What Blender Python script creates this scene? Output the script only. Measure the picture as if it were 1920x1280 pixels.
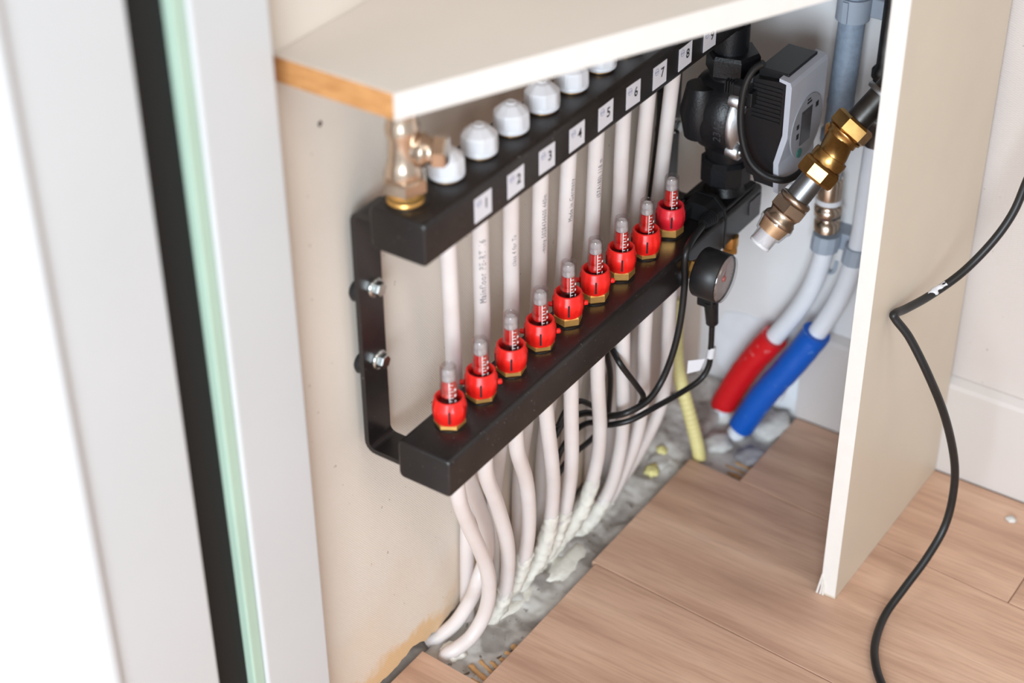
import bpy, math, random
from mathutils import Vector, Matrix
from mathutils import noise as mnoise
random.seed(7)
for o in list(bpy.data.objects): bpy.data.objects.remove(o)
scene = bpy.context.scene
COL = scene.collection

# ------------------------------------------------------------------ camera
CAM = Vector((0.7973, -1.0613, 1.3131)); FPX = 3411.2
RIGHT = Vector((0.82608, 0.56351, -0.00699)); UP = Vector((-0.31906, 0.47787, 0.81844)); FWD = Vector((-0.46454, 0.67386, -0.57455))
cd = bpy.data.cameras.new('camera'); cam = bpy.data.objects.new('camera', cd); COL.objects.link(cam)
cd.sensor_width = 36; cd.lens = FPX*36/1920; cd.clip_start = .05
cam.matrix_world = Matrix(((RIGHT.x, UP.x, -FWD.x, CAM.x), (RIGHT.y, UP.y, -FWD.y, CAM.y), (RIGHT.z, UP.z, -FWD.z, CAM.z), (0, 0, 0, 1)))
cd.dof.use_dof = True; cd.dof.focus_distance = 1.84; cd.dof.aperture_fstop = 2.9
scene.camera = cam
# ------------------------------------------------------------------ light
w = bpy.data.worlds.new('world'); scene.world = w; w.use_nodes = True
bg = w.node_tree.nodes['Background']; bg.inputs[0].default_value = (1.0, 0.965, 0.94, 1); bg.inputs[1].default_value = 0.46
def area(name, loc, target, size, power, col):
    l = bpy.data.lights.new(name, 'AREA'); l.shape = 'RECTANGLE'; l.size, l.size_y = size; l.energy = power; l.color = col
    o = bpy.data.objects.new(name, l); COL.objects.link(o); o.location = loc
    o.rotation_euler = (Vector(target)-Vector(loc)).to_track_quat('-Z', 'Y').to_euler(); return o
area('window_light', (1.2, -2.4, 1.0), (.05, .4, .15), (1.2, 1.2), 72, (0.8, 0.91, 1.0))
area('room_light', (1.9, -.6, 2.0), (.2, .4, 0), (.9, .9), 8, (1.0, 0.9, 0.8))
vs = scene.view_settings; vs.view_transform = 'Standard'; vs.look = 'None'; vs.gamma = 1; vs.use_curve_mapping = False
vs.exposure = 0.3

# ------------------------------------------------------------------ helpers
WX, ZF, YB, YW = -.085, -.075, .629, .641      # side wall, floor, skirting face, back wall
def ray(u, v): return RIGHT*((u-960)/FPX) + UP*(-(v-640)/FPX) + FWD
def at(u, v, x=None, y=None, z=None):           # the point of the plane x=, y= or z= seen at a pixel
    d = ray(u, v)
    t = (x-CAM.x)/d.x if x is not None else (y-CAM.y)/d.y if y is not None else (z-CAM.z)/d.z
    return CAM + d*t
class MB:
    def __init__(s): s.v = []; s.f = []; s.m = []; s.s = []
    def add(s, vs, fs, mi=0, smooth=False):
        n = len(s.v); s.v += [tuple(a) for a in vs]
        for f in fs: s.f.append([n+i for i in f]); s.m.append(mi); s.s.append(smooth)
        return s
    def box(s, a, b, mi=0, bev=0):
        (x0, y0, z0), (x1, y1, z1) = a, b
        if bev:
            import bmesh
            bm = bmesh.new(); bmesh.ops.create_cube(bm, size=1)
            for v in bm.verts: v.co = Vector(((x0+x1)/2+v.co.x*(x1-x0), (y0+y1)/2+v.co.y*(y1-y0), (z0+z1)/2+v.co.z*(z1-z0)))
            bmesh.ops.bevel(bm, geom=bm.edges[:], offset=bev, segments=3, profile=.5, affect='EDGES')
            bm.verts.index_update()
            s.add([v.co[:] for v in bm.verts], [[v.index for v in f.verts] for f in bm.faces], mi, False); bm.free(); return s
        vs = [(x, y, z) for z in (z0, z1) for y in (y0, y1) for x in (x0, x1)]
        return s.add(vs, [(0, 2, 3, 1), (4, 5, 7, 6), (0, 1, 5, 4), (2, 6, 7, 3), (0, 4, 6, 2), (1, 3, 7, 5)], mi)
    def prism(s, pts, h0, h1, axis='z', mi=0, mi_side=None):
        n = len(pts)
        def c(p, h): return {'z': (p[0], p[1], h), 'y': (p[0], h, p[1]), 'x': (h, p[0], p[1])}[axis]
        vs = [c(p, h0) for p in pts]+[c(p, h1) for p in pts]
        s.add(vs, [list(range(n))[::-1], list(range(n, 2*n))], mi)
        s.add(vs, [(i, (i+1) % n, n+(i+1) % n, n+i) for i in range(n)], mi if mi_side is None else mi_side)
        return s
    def lathe(s, prof, o=(0, 0, 0), d=(0, 0, 1), seg=24, mi=0, smooth=True, rot=0, cap=True):
        o = Vector(o); d = Vector(d).normalized(); a = d.orthogonal().normalized()
        if abs(d.z) > .99: a = Vector((1, 0, 0))
        b = d.cross(a); vs = []; n = len(prof)
        for r, h in prof:
            for k in range(seg):
                t = 2*math.pi*k/seg+rot; vs.append(o+d*h+(a*math.cos(t)+b*math.sin(t))*r)
        fs = [(i*seg+k, i*seg+(k+1) % seg, (i+1)*seg+(k+1) % seg, (i+1)*seg+k) for i in range(n-1) for k in range(seg)]
        s.add(vs, fs, mi, smooth)
        if cap: s.add(vs, [list(range(seg))[::-1], list(range((n-1)*seg, n*seg))], mi, False)
        return s
    def hexnut(s, o, d, r, h, mi=0, seg=6, rot=0, ch=.12):
        return s.lathe([(r*(1-ch), 0), (r, h*.15), (r, h*.85), (r*(1-ch), h)], o, d, seg, mi, False, rot)
    def tube(s, pts, r, seg=12, mi=0, res=6, wob=None, cap=True, ribs=0):
        P = spline(pts, res); n = len(P); vs = []; fr = None; L = 0
        for i, p in enumerate(P):
            t = (P[min(i+1, n-1)]-P[max(i-1, 0)]).normalized()
            if fr is None: fr = t.orthogonal().normalized()
            fr = (fr-t*fr.dot(t)).normalized(); b = t.cross(fr)
            if i: L += (P[i]-P[i-1]).length
            rr = r(i/(n-1)) if callable(r) else r
            if ribs: rr *= 1+.09*math.sin(i*math.pi*ribs)
            for k in range(seg):
                a = 2*math.pi*k/seg; q = rr
                if wob: q *= 1+wob*mnoise.noise((p+fr*math.cos(a)*.01+b*math.sin(a)*.01)*160)
                vs.append(p+(fr*math.cos(a)+b*math.sin(a))*q)
        s.add(vs, [(i*seg+k, i*seg+(k+1) % seg, (i+1)*seg+(k+1) % seg, (i+1)*seg+k) for i in range(n-1) for k in range(seg)], mi, True)
        if cap: s.add(vs, [list(range(seg))[::-1], list(range((n-1)*seg, n*seg))], mi)
        return s
    def build(s, name, mats, parent=None, loc=None):
        me = bpy.data.meshes.new(name); me.from_pydata(s.v, [], s.f); me.validate()
        for m in (mats if isinstance(mats, (list, tuple)) else [mats]): me.materials.append(m)
        if len(me.polygons) == len(s.m):
            me.polygons.foreach_set('material_index', s.m); me.polygons.foreach_set('use_smooth', s.s)
        me.update()
        import bmesh
        bm = bmesh.new(); bm.from_mesh(me); bmesh.ops.recalc_face_normals(bm, faces=bm.faces[:]); bm.to_mesh(me); bm.free()
        o = bpy.data.objects.new(name, me); COL.objects.link(o)
        if parent: o.parent = parent
        if loc is not None: o.location = loc
        return o
def spline(pts, res=6):
    P = [Vector(p) for p in pts]
    if len(P) < 3: return [P[0].lerp(P[1], i/res) for i in range(res+1)]
    E = [P[0]*2-P[1]]+P+[P[-1]*2-P[-2]]; out = []
    for i in range(1, len(E)-2):
        a, b, c, d = E[i-1:i+3]
        for k in range(res):
            t = k/res
            out.append(.5*((2*b)+(c-a)*t+(2*a-5*b+4*c-d)*t*t+(3*b-a-3*c+d)*t**3))
    return out+[P[-1]]
def tag(o, label=None, cat=None, group=None, kind=None):
    if label: o['label'] = label
    if cat: o['category'] = cat
    if group: o['group'] = group
    if kind: o['kind'] = kind
    return o
def empty(name, loc=(0, 0, 0)):
    o = bpy.data.objects.new(name, None); COL.objects.link(o); o.location = loc; o.empty_display_size = .02; return o
def copy_tree(o, parent=None):
    c = o.copy(); COL.objects.link(c); c.parent = parent
    for ch in [x for x in bpy.data.objects if x.parent == o]: copy_tree(ch, c)
    return c
def text_mesh(body, size, fn, sp=1, bold=0):                  # flat lettering; fn maps (across, up) to a point
    cu = bpy.data.curves.new('lettering', 'FONT'); cu.body = body; cu.size = size; cu.align_x = 'CENTER'; cu.align_y = 'CENTER'; cu.resolution_u = 3; cu.space_character = sp; cu.offset = bold
    t = bpy.data.objects.new('lettering', cu); COL.objects.link(t); bpy.context.view_layer.update()
    me = bpy.data.meshes.new_from_object(t.evaluated_get(bpy.context.evaluated_depsgraph_get()))
    vs = [fn(v.co.x, v.co.y) for v in me.vertices]; fs = [list(p.vertices) for p in me.polygons]
    bpy.data.objects.remove(t); bpy.data.curves.remove(cu); bpy.data.meshes.remove(me)
    return MB().add(vs, fs)

# ------------------------------------------------------------------ materials
def lin(c): return tuple(((x/255)/12.92 if x/255 <= .04045 else ((x/255+.055)/1.055)**2.4) for x in c)
class NT:
    def __init__(s, name):
        s.m = bpy.data.materials.new(name); s.m.use_nodes = True; s.t = s.m.node_tree; s.b = s.t.nodes['Principled BSDF']
    def n(s, typ, **kw):
        x = s.t.nodes.new(typ)
        for k, v in kw.items():
            if k in x.inputs.keys(): x.inputs[k].default_value = v
            else: setattr(x, k, v)
        return x
    def l(s, a, b): s.t.links.new(a, b)
    def coord(s, scale=(1, 1, 1), rot=(0, 0, 0), obj=True):
        c = s.n('ShaderNodeTexCoord'); m = s.n('ShaderNodeMapping'); m.inputs['Scale'].default_value = scale; m.inputs['Rotation'].default_value = rot
        s.l(c.outputs['Object'], m.inputs[0]); return m.outputs[0]
    def noise(s, vec, scale, detail=4, rough=.55):
        x = s.n('ShaderNodeTexNoise'); x.inputs['Scale'].default_value = scale; x.inputs['Detail'].default_value = detail; x.inputs['Roughness'].default_value = rough
        s.l(vec, x.inputs['Vector']); return x.outputs['Fac']
    def ramp(s, fac, stops):
        r = s.n('ShaderNodeValToRGB'); e = r.color_ramp.elements
        while len(e) < len(stops): e.new(.5)
        for q, (p, c) in zip(e, stops): q.position = p; q.color = (*c, 1) if len(c) == 3 else c
        s.l(fac, r.inputs[0]); return r.outputs[0]
    def mix(s, fac, a, b):
        x = s.n('ShaderNodeMix', data_type='RGBA')
        for sock, v in ((x.inputs[0], fac), (x.inputs[6], a), (x.inputs[7], b)):
            if isinstance(v, (int, float)): sock.default_value = v
            elif isinstance(v, tuple): sock.default_value = (*v, 1)
            else: s.l(v, sock)
        return x.outputs[2]
    def math(s, op, a, b=0):
        x = s.n('ShaderNodeMath', operation=op)
        for sock, v in ((x.inputs[0], a), (x.inputs[1], b)):
            if isinstance(v, (int, float)): sock.default_value = v
            else: s.l(v, sock)
        return x.outputs[0]
    def bump(s, h, strength=.3, dist=.001):
        x = s.n('ShaderNodeBump'); x.inputs['Strength'].default_value = strength; x.inputs['Distance'].default_value = dist
        s.l(h, x.inputs['Height']); s.l(x.outputs[0], s.b.inputs['Normal'])
    def col(s, c):
        if isinstance(c, tuple): s.b.inputs['Base Color'].default_value = (*c, 1)
        else: s.l(c, s.b.inputs['Base Color'])
    def set(s, **k):
        for a, v in k.items(): s.b.inputs[a.replace('_', ' ')].default_value = v
        return s
def plain(name, rgb, rough=.5, metal=0, var=.06, scale=60, bump=0, **k):
    m = NT(name); c = lin(rgb); v = m.coord(); f = m.noise(v, scale)
    m.col(m.ramp(f, [(.3, tuple(x*(1-var) for x in c)), (.7, tuple(min(1, x*(1+var)) for x in c))]))
    m.set(Roughness=rough, Metallic=metal, **k)
    if bump: m.bump(m.noise(v, scale*4), bump, .0006)
    return m.m
black = NT('black_painted_steel'); _v = black.coord()
_sp = black.ramp(black.noise(_v, 420, 2), [(.70, (0, 0, 0)), (.75, (1, 1, 1))])
black.col(black.mix(black.math('MULTIPLY', _sp, .5), black.ramp(black.noise(_v, 25), [(.3, (.010, .008, .008)), (.7, (.018, .014, .013))]), (.35, .32, .3)))
black.set(Roughness=.33); black.b.inputs['Specular IOR Level'].default_value = .5; black.bump(black.noise(_v, 900, 2), .08, .0003); black = black.m
blackplastic = plain('black_plastic', (22, 22, 24), .42, bump=.1, scale=120)
castblack = plain('black_cast_iron', (20, 20, 23), .38, bump=.5, scale=110)
rubber = plain('black_cable_rubber', (24, 24, 25), .4, var=.2)
red = plain('red_plastic', (238, 34, 26), .36, var=.04)
pink = plain('faded_red_plastic', (222, 34, 48), .4, var=.04)
whiteplastic = plain('white_plastic', (216, 216, 220), .42, var=.03)
brass = plain('brass', (244, 186, 108), .33, .8, var=.12, scale=90)
oldbrass = plain('aged_brass', (188, 146, 88), .3, 1, var=.2, scale=70)
nickel = plain('nickel_plate', (214, 196, 178), .25, 1, var=.1)
chrome = plain('zinc_bolt', (200, 202, 200), .25, 1)
steel = plain('galvanised_steel', (150, 152, 155), .38, 1, var=.16, scale=40)
darksteel = plain('dark_steel', (92, 90, 88), .42, 1, var=.3, scale=50)
alu = plain('cast_aluminium', (196, 196, 198), .38, 1, var=.12, bump=.3)
greyplastic = plain('grey_plastic', (150, 150, 156), .5, var=.03)
palegrey = plain('pale_grey_plastic', (186, 188, 198), .5, var=.03)
clipgrey = plain('clip_grey', (158, 168, 182), .5, var=.04)
screenmat = plain('display', (52, 50, 55), .25, var=.5, scale=260)
teal = plain('teal_button', (0, 105, 95), .4)
ink = plain('black_ink', (18, 16, 20), .6); inkblue = plain('blue_ink', (140, 146, 182), .6); inkgrey = plain('grey_pipe_print', (140, 138, 142), .6); inkwhite = plain('white_scale_print', (235, 235, 235), .5)
stickermat = plain('sticker_paper', (224, 222, 228), .5, var=.02)
pexm = NT('white_pex_pipe'); pexm.col(pexm.ramp(pexm.noise(pexm.coord(), 14), [(.3, lin((217, 206, 202))), (.7, lin((226, 219, 217)))])); pexm.set(Roughness=.36)
pexm.b.inputs['Subsurface Weight'].default_value = .35; pexm.b.inputs['Subsurface Radius'].default_value = (.010, .007, .005); pexm.b.inputs['Subsurface Scale'].default_value = 1; pex = pexm.m
multi = plain('white_composite_pipe', (226, 229, 236), .42, var=.02)
clear = NT('clear_plastic'); _t = clear.n('ShaderNodeBsdfTransparent'); _t.inputs[0].default_value = (.94, .93, .93, 1); _g = clear.n('ShaderNodeBsdfGlossy'); _g.inputs['Roughness'].default_value = .08
_f = clear.n('ShaderNodeLayerWeight'); _f.inputs['Blend'].default_value = .25; _x = clear.n('ShaderNodeMixShader'); clear.l(clear.math('ADD', clear.math('MULTIPLY', clear.math('POWER', _f.outputs['Facing'], 1.5), .6), .07), _x.inputs[0]); clear.l(_t.outputs[0], _x.inputs[1]); clear.l(_g.outputs[0], _x.inputs[2])
clear.l(_x.outputs[0], clear.t.nodes['Material Output'].inputs[0]); clear = clear.m
indic = plain('red_indicator', (214, 30, 28), .35); innerwhite = plain('milky_insert', (216, 208, 208), .4, var=.2, scale=300, Alpha=.72)
yellow = plain('yellow_conduit', (226, 214, 150), .5, var=.05)
redsleeve = NT('red_sleeve'); v = redsleeve.coord(); redsleeve.col(redsleeve.mix(redsleeve.ramp(redsleeve.noise(v, 60, 6), [(.62, (0, 0, 0)), (.70, (.7, .7, .7))]), lin((214, 16, 26)), lin((225, 170, 170)))); redsleeve.set(Roughness=.45); redsleeve.bump(redsleeve.noise(v, 200), .2); redsleeve = redsleeve.m
bluesleeve = NT('blue_sleeve'); v = bluesleeve.coord(); bluesleeve.col(bluesleeve.mix(bluesleeve.ramp(bluesleeve.noise(v, 55, 6), [(.62, (0, 0, 0)), (.71, (.7, .7, .7))]), lin((0, 86, 186)), lin((130, 175, 220)))); bluesleeve.set(Roughness=.45); bluesleeve.bump(bluesleeve.noise(v, 200), .2); bluesleeve = bluesleeve.m
mdf = NT('raw_fibreboard'); v = mdf.coord((1, 1, 4)); mdf.col(mdf.ramp(mdf.noise(v, 60, 5), [(.3, lin((176, 120, 66))), (.7, lin((204, 148, 92)))])); mdf.set(Roughness=.8); mdf = mdf.m
cream = plain('cream_laminate_lit', (226, 217, 207), .4, var=.025, scale=8)  # shelf copy of the laminate, lightened for the bright reflection on top
panelcream = plain('cream_laminate_shaded', (206, 194, 176), .42, var=.025, scale=8)  # same laminate as the shelf, darkened for the dimmer upright face
creamedge = plain('white_edge_band', (224, 218, 212), .45, var=.02)
plaster = plain('plaster', (206, 204, 200), .9, var=.2, scale=50, bump=.8)
crumb = plain('yellow_foam_crumb', (216, 206, 140), .9, var=.25, scale=80, bump=.6)
mortarcoat = plain('mortar_smear', (222, 218, 208), .85, var=.12, scale=70, bump=.9)
fibre = plain('brown_fibre_underlay', (196, 152, 104), .9, var=.25, scale=90, bump=.6)
paint = plain('white_gloss_paint', (204, 205, 206), .38, var=.015, scale=6)
greenpaint = plain('pale_green_seal', (176, 200, 182), .5, var=.04, scale=12)
voidblack = plain('frame_gap_dark', (5, 5, 6), .7)  # near-black standing in for the shade inside the door frame gap
skirt = plain('skirting_paint', (206, 199, 195), .45, var=.015, scale=5)

def wallpaper(name, base, stain, sy, sz):
    m = NT(name); v = m.coord()
    sep = m.n('ShaderNodeSeparateXYZ'); m.l(v, sep.inputs[0])
    n1 = m.noise(v, 9, 5); c = m.ramp(n1, [(.3, tuple(x*.95 for x in lin(base))), (.7, lin(base))])
    fleck = m.ramp(m.noise(v, 150, 2), [(.735, (0, 0, 0)), (.76, (.6, .6, .6))]); c = m.mix(fleck, c, lin((140, 122, 104)))
    if stain:
        low = m.ramp(m.math('ADD', sep.outputs[2], m.math('MULTIPLY', m.noise(v, 16, 5), .11)), [(0, (1, 1, 1)), (.004, (.9, .9, .9)), (.016, (0, 0, 0))])
        near = m.ramp(m.math('ADD', sep.outputs[1], m.math('MULTIPLY', m.noise(v, 20, 4), .05)), [(.08, (1, 1, 1)), (.16, (0, 0, 0))])
        c = m.mix(m.math('MULTIPLY', m.math('MULTIPLY', low, near), .75), c, lin((214, 164, 92)))
        sm = m.ramp(m.math('ADD', sep.outputs[2], m.math('MULTIPLY', m.noise(v, 7, 3), .25)), [(.10, (1, 1, 1)), (.17, (0, 0, 0))])
        c = m.mix(m.math('MULTIPLY', sm, .3), c, lin((224, 192, 158)))
    m.col(c); m.set(Roughness=.75)
    wv = []
    for ax, sc in ((1, sy), (2, sz)):
        wv.append(m.math('SINE', m.math('MULTIPLY', sep.outputs[ax if stain else (0 if ax == 1 else 2)], sc)))
    m.bump(m.math('ADD', m.math('MULTIPLY', wv[0], wv[1]), m.math('MULTIPLY', m.noise(v, 220, 3), 1.4)), .22, .0006)
    return m.m
wallmat = wallpaper('woven_wallpaper', (222, 211, 199), True, 2600, 2000)
backmat = wallpaper('ribbed_wallpaper', (208, 199, 194), False, 700, 2300)
def plankmat():
    m = NT('oak_laminate'); oi = m.n('ShaderNodeObjectInfo')
    c = m.n('ShaderNodeTexCoord'); ad = m.n('ShaderNodeVectorMath', operation='ADD'); m.l(c.outputs['Object'], ad.inputs[0])
    cmb = m.n('ShaderNodeCombineXYZ'); m.l(m.math('MULTIPLY', oi.outputs['Random'], 9.), cmb.inputs[0]); m.l(m.math('MULTIPLY', oi.outputs['Random'], 5.), cmb.inputs[1]); m.l(cmb.outputs[0], ad.inputs[1])
    mp = m.n('ShaderNodeMapping'); mp.inputs['Scale'].default_value = (.9, 9, 9); mp.inputs['Rotation'].default_value = (0, 0, .065); m.l(ad.outputs[0], mp.inputs[0])
    big = m.noise(mp.outputs[0], 2.4, 5, .6)
    mp2 = m.n('ShaderNodeMapping'); mp2.inputs['Scale'].default_value = (5, 90, 90); mp2.inputs['Rotation'].default_value = (0, 0, .065); m.l(ad.outputs[0], mp2.inputs[0])
    fine = m.noise(mp2.outputs[0], 3, 4)
    c1 = m.ramp(big, [(.28, lin((172, 134, 112))), (.5, lin((204, 165, 140))), (.72, lin((224, 189, 163)))])
    c2 = m.mix(m.math('MULTIPLY', m.ramp(fine, [(.35, (1, 1, 1)), (.55, (0, 0, 0))]), .30), c1, lin((160, 122, 98)))
    m.col(c2); m.set(Roughness=.42); m.bump(fine, .12, .0004); return m.m
oak = plankmat()
cm = NT('concrete_screed'); v = cm.coord()
cc = cm.ramp(cm.noise(v, 22, 3, .5), [(.40, lin((146, 139, 133))), (.47, lin((180, 174, 168))), (.62, lin((208, 205, 200)))])
cm.col(cm.mix(cm.ramp(cm.noise(v, 120, 3), [(.66, (0, 0, 0)), (.72, (.8, .8, .8))]), cc, lin((84, 76, 68)))); cm.set(Roughness=.6); cm.bump(cm.noise(v, 180, 4), .5, .001); concrete = cm.m

# ------------------------------------------------------------------ setting
def grid(name, P, nu, nv, mat, parent=None):
    mb = MB(); vs = [P(i/nu, j/nv) for j in range(nv+1) for i in range(nu+1)]
    mb.add(vs, [(j*(nu+1)+i, j*(nu+1)+i+1, (j+1)*(nu+1)+i+1, (j+1)*(nu+1)+i) for j in range(nv) for i in range(nu)], 0, True)
    return mb.build(name, mat, parent)
# side wall: the plaster ends in a ragged edge just above the floor
mb = MB(); ys = [-.36+i*.004 for i in range(int((.645+.36)/.004)+1)]
rag = [ZF+.006+.010*mnoise.noise((y*22, 1, 0))+.005*mnoise.noise((y*90, 4, 0)) for y in ys]; n = len(ys)
vs = [(WX, y, z) for y, z in zip(ys, rag)]+[(WX, y, 1.5) for y in ys]+[(WX-.10, y, z) for y, z in zip(ys, rag)]+[(WX-.10, y, 1.5) for y in ys]
fs = []
for i in range(n-1):
    fs += [(i, i+1, n+i+1, n+i), (2*n+i, 2*n+i+1, i+1, i), (3*n+i, 3*n+i+1, 2*n+i+1, 2*n+i), (n+i, n+i+1, 3*n+i+1, 3*n+i)]
fs += [(0, n, 3*n, 2*n), (n-1, 2*n-1, 4*n-1, 3*n-1)]
wl = tag(mb.add(vs, fs).build('wall_left', wallmat), kind='structure')
h_ = at(600, 232, x=WX); MB().lathe([(.0032, 0), (.0026, .0004), (.0012, .0002)], (WX-.0002, h_.y, h_.z), (1, 0, 0), 10).build('screw_hole', plain('dark_hole', (96, 88, 82), .8), wl)
tag(MB().box((WX-.1, YW, -.16), (.241, YW+.1, 1.5)).build('wall_back', plain('white_wall_paint', (228, 227, 228), .7, var=.03, scale=10, bump=.25)), kind='structure')
tag(MB().box((.241, YW, -.16), (1.6, YW+.1, 1.5)).build('wall_back', backmat), kind='structure')
bb = MB(); prof = [(YB+.0125, ZF), (YB, ZF), (YB, ZF+.122), (YB+.002, ZF+.127), (YB+.010, ZF+.133), (YB+.0125, ZF+.133)]
bb.prism([(p[0], p[1]) for p in prof], .062, 1.6, 'x'); tag(bb.build('baseboard_back', skirt), kind='structure')
tag(MB().box((WX-.2, -1.2, -.16), (1.6, YW, -.0915)).build('floor_slab', concrete), kind='structure')
floor = empty('floor', (.4, .2, ZF)); tag(floor, kind='structure')
SK = -.062
def plank(x0, x1, y0, y1, yclip=None):
    g = .0005; xo = .0
    def py(x, y): 
        q = y+SK*(x-.1); return q if yclip is None else min(q, yclip)
    a, b, c, d = (x0+g, py(x0, y0)+g), (x1-g, py(x1, y0)+g), (x1-g, py(x1, y1)-g), (x0+g, py(x0, y1)-g)
    mb = MB(); e = .0007
    cx, cy = sum(p[0] for p in (a, b, c, d))/4, sum(p[1] for p in (a, b, c, d))/4
    ins = [(p[0]+math.copysign(e, cx-p[0]), p[1]+math.copysign(e, cy-p[1])) for p in (a, b, c, d)]
    vs = [(p[0], p[1], ZF-.010) for p in (a, b, c, d)]+[(p[0], p[1], ZF-.0006) for p in (a, b, c, d)]+[(p[0], p[1], ZF) for p in ins]
    fs = [(3, 2, 1, 0), (8, 9, 10, 11)]+[(i, (i+1) % 4, 4+(i+1) % 4, 4+i) for i in range(4)]+[(4+i, 4+(i+1) % 4, 8+(i+1) % 4, 8+i) for i in range(4)]
    vs = [(p[0]-.4, p[1]-.2, p[2]-ZF) for p in vs]
    return mb.add(vs, fs).build('plank', oak, floor)
YA, YBJ, YC = .4765, .2525, .0275
plank(.064, .41, YA, .75, YB-.001); plank(.41, 1.55, YA, .75, YB-.001)
plank(-.006, .93, YBJ, YA); plank(.93, 1.55, YBJ, YA)
plank(-.001, .62, YC, YBJ); plank(.62, 1.55, YC, YBJ)
plank(WX+.004, .80, YC-.225, YC); plank(.80, 1.55, YC-.225, YC)
for k in range(2, 5): plank(WX-.1 if k > 2 else WX+.004, .5+.2*(k % 2), YC-.225*k, YC-.225*(k-1)); plank(.5+.2*(k % 2), 1.55, YC-.225*k, YC-.225*(k-1))
# mortar bed in the open trench
def bed(u, v):
    x = WX+.001+u*(.18); y = .035+v*(YW-.037)
    h = mnoise.noise((x*30, y*30, 0))*.006+mnoise.noise((x*90, y*90, 3))*.003
    back = max(0, min(1, (y-.40)/.15)); side = max(0, 1-(x-WX)/.06)
    z = -.0925+.004+h+.012*back+.012*side*min(1, y/.2)
    if x > -.02: z = min(z, -.0875)
    return (x, y, z)
tag(grid('mortar_bed', bed, 60, 190, concrete), 'rough grey mortar and screed in the open strip of floor along the wall', 'mortar', kind='stuff')

# door frame at the left end of the side wall
XF = -.06
tag(MB().box((WX, -.2145, -.20), (XF, -.131, 1.5), bev=.003).build('trim_1', paint), kind='structure')
tag(MB().box((WX, -.2285, -.20), (XF-.003, -.2145, 1.5), bev=.002).build('trim_2', greenpaint), kind='structure')
tag(MB().box((WX, -.2725, -.20), (XF-.012, -.2285, 1.5)).build('trim_3', voidblack), kind='structure')  # open gap closed by a strip, its darkness put into the colour
t3 = MB().box((WX-.1, -.380, -.20), (XF, -.2725, 1.5), bev=.003); t3.lathe([(.010, -.2), (.010, 1.5)], (XF-.004, -.386, 0), seg=16)
tag(t3.build('trim_4', paint), kind='structure')

glow = NT('glowing_white_pane'); glow.col(lin((240, 242, 245))); glow.set(Roughness=.5); glow.b.inputs['Emission Color'].default_value = (.97, .98, 1, 1); glow.b.inputs['Emission Strength'].default_value = .85  # emission put in to make the area beyond the frame blow out
tag(MB().box((WX-.03, -1.5, -.075), (WX-.02, -.380, 1.5)).build('glow_pane_1', glow.m), kind='structure')  # glowing pane added for the overexposed white left of the frame
# ------------------------------------------------------------------ shelf and side panel
shelf = tag(empty('shelf_board', (0, .1, .66)), 'cream laminate shelf board with bare brown end above the black bars', 'shelf')
SZ0, SZ1 = .6615, .6842
A = (WX+.0005, -.1065); B = (.0335, -.1065); Cc = (.2490, .3520); D = (.2310, .3520); E_ = (.2310, YW-.001); F_ = (WX+.0005, YW-.001)
loc = Vector((0, .1, .66))
mb = MB(); pts = [(p[0]-loc.x, p[1]-loc.y) for p in (A, B, (.2310, .3137), E_, F_)]
mb.prism(pts, SZ0-loc.z, SZ1-loc.z, 'z'); mb.build('board', cream, shelf)
tag(MB().box((A[0], -.1071-.1, SZ0+.0004-.66), (B[0]-.0004, -.1066-.1, SZ1-.0006-.66)).build('sawn_end', mdf, shelf), 'bare brown sawn fibreboard end')
e = Vector((.2310-B[0], .3137-B[1], 0)).normalized(); nrm = Vector((e.y, -e.x, 0))*.0007
q = [Vector((B[0], B[1]-.0006, 0)), Vector((.2310, .3137, 0))]
mb = MB(); mb.prism([((a-loc).x, (a-loc).y) for a in (q[0], q[0]+nrm, q[1]+nrm, q[1])], SZ0-.66, SZ1-.66, 'z'); tag(mb.build('edge_band', creamedge, shelf), 'white edge band')
panel = tag(empty('side_panel', (.241, .49, ZF)), 'upright cream cabinet side panel standing on the laminate floor', 'panel')
PL, PR, PF = .2322, .2500, .3555
def loc_(mb, o): mb.v = [(x-o[0], y-o[1], z-o[2]) for x, y, z in mb.v]; return mb
po = (.241, .49, ZF)
loc_(MB().box((PL, PF, ZF+.0005), (PR, YB-.0005, 1.1)), po).build('board', panelcream, panel)
loc_(MB().box((PL, PF-.0008, ZF+.004), (PR, PF, 1.1)), po).build('edge_band', creamedge, panel)
for k, (dx, h, sp) in enumerate(((0.0, .028, .0035), (.002, .022, .0015), (.004, .015, .0004))):     # split bottom corner
    mb = MB(); mb.prism([(PL+dx, ZF+.002+h), (PL+dx-sp-.001, ZF+.0008), (PL+dx-sp+.0012, ZF+.0008), (PL+dx+.0012, ZF+.002+h*.8)], PF-.0022, PF-.0004, 'y')
    loc_(mb, po).build('splinter', creamedge, panel)

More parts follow.
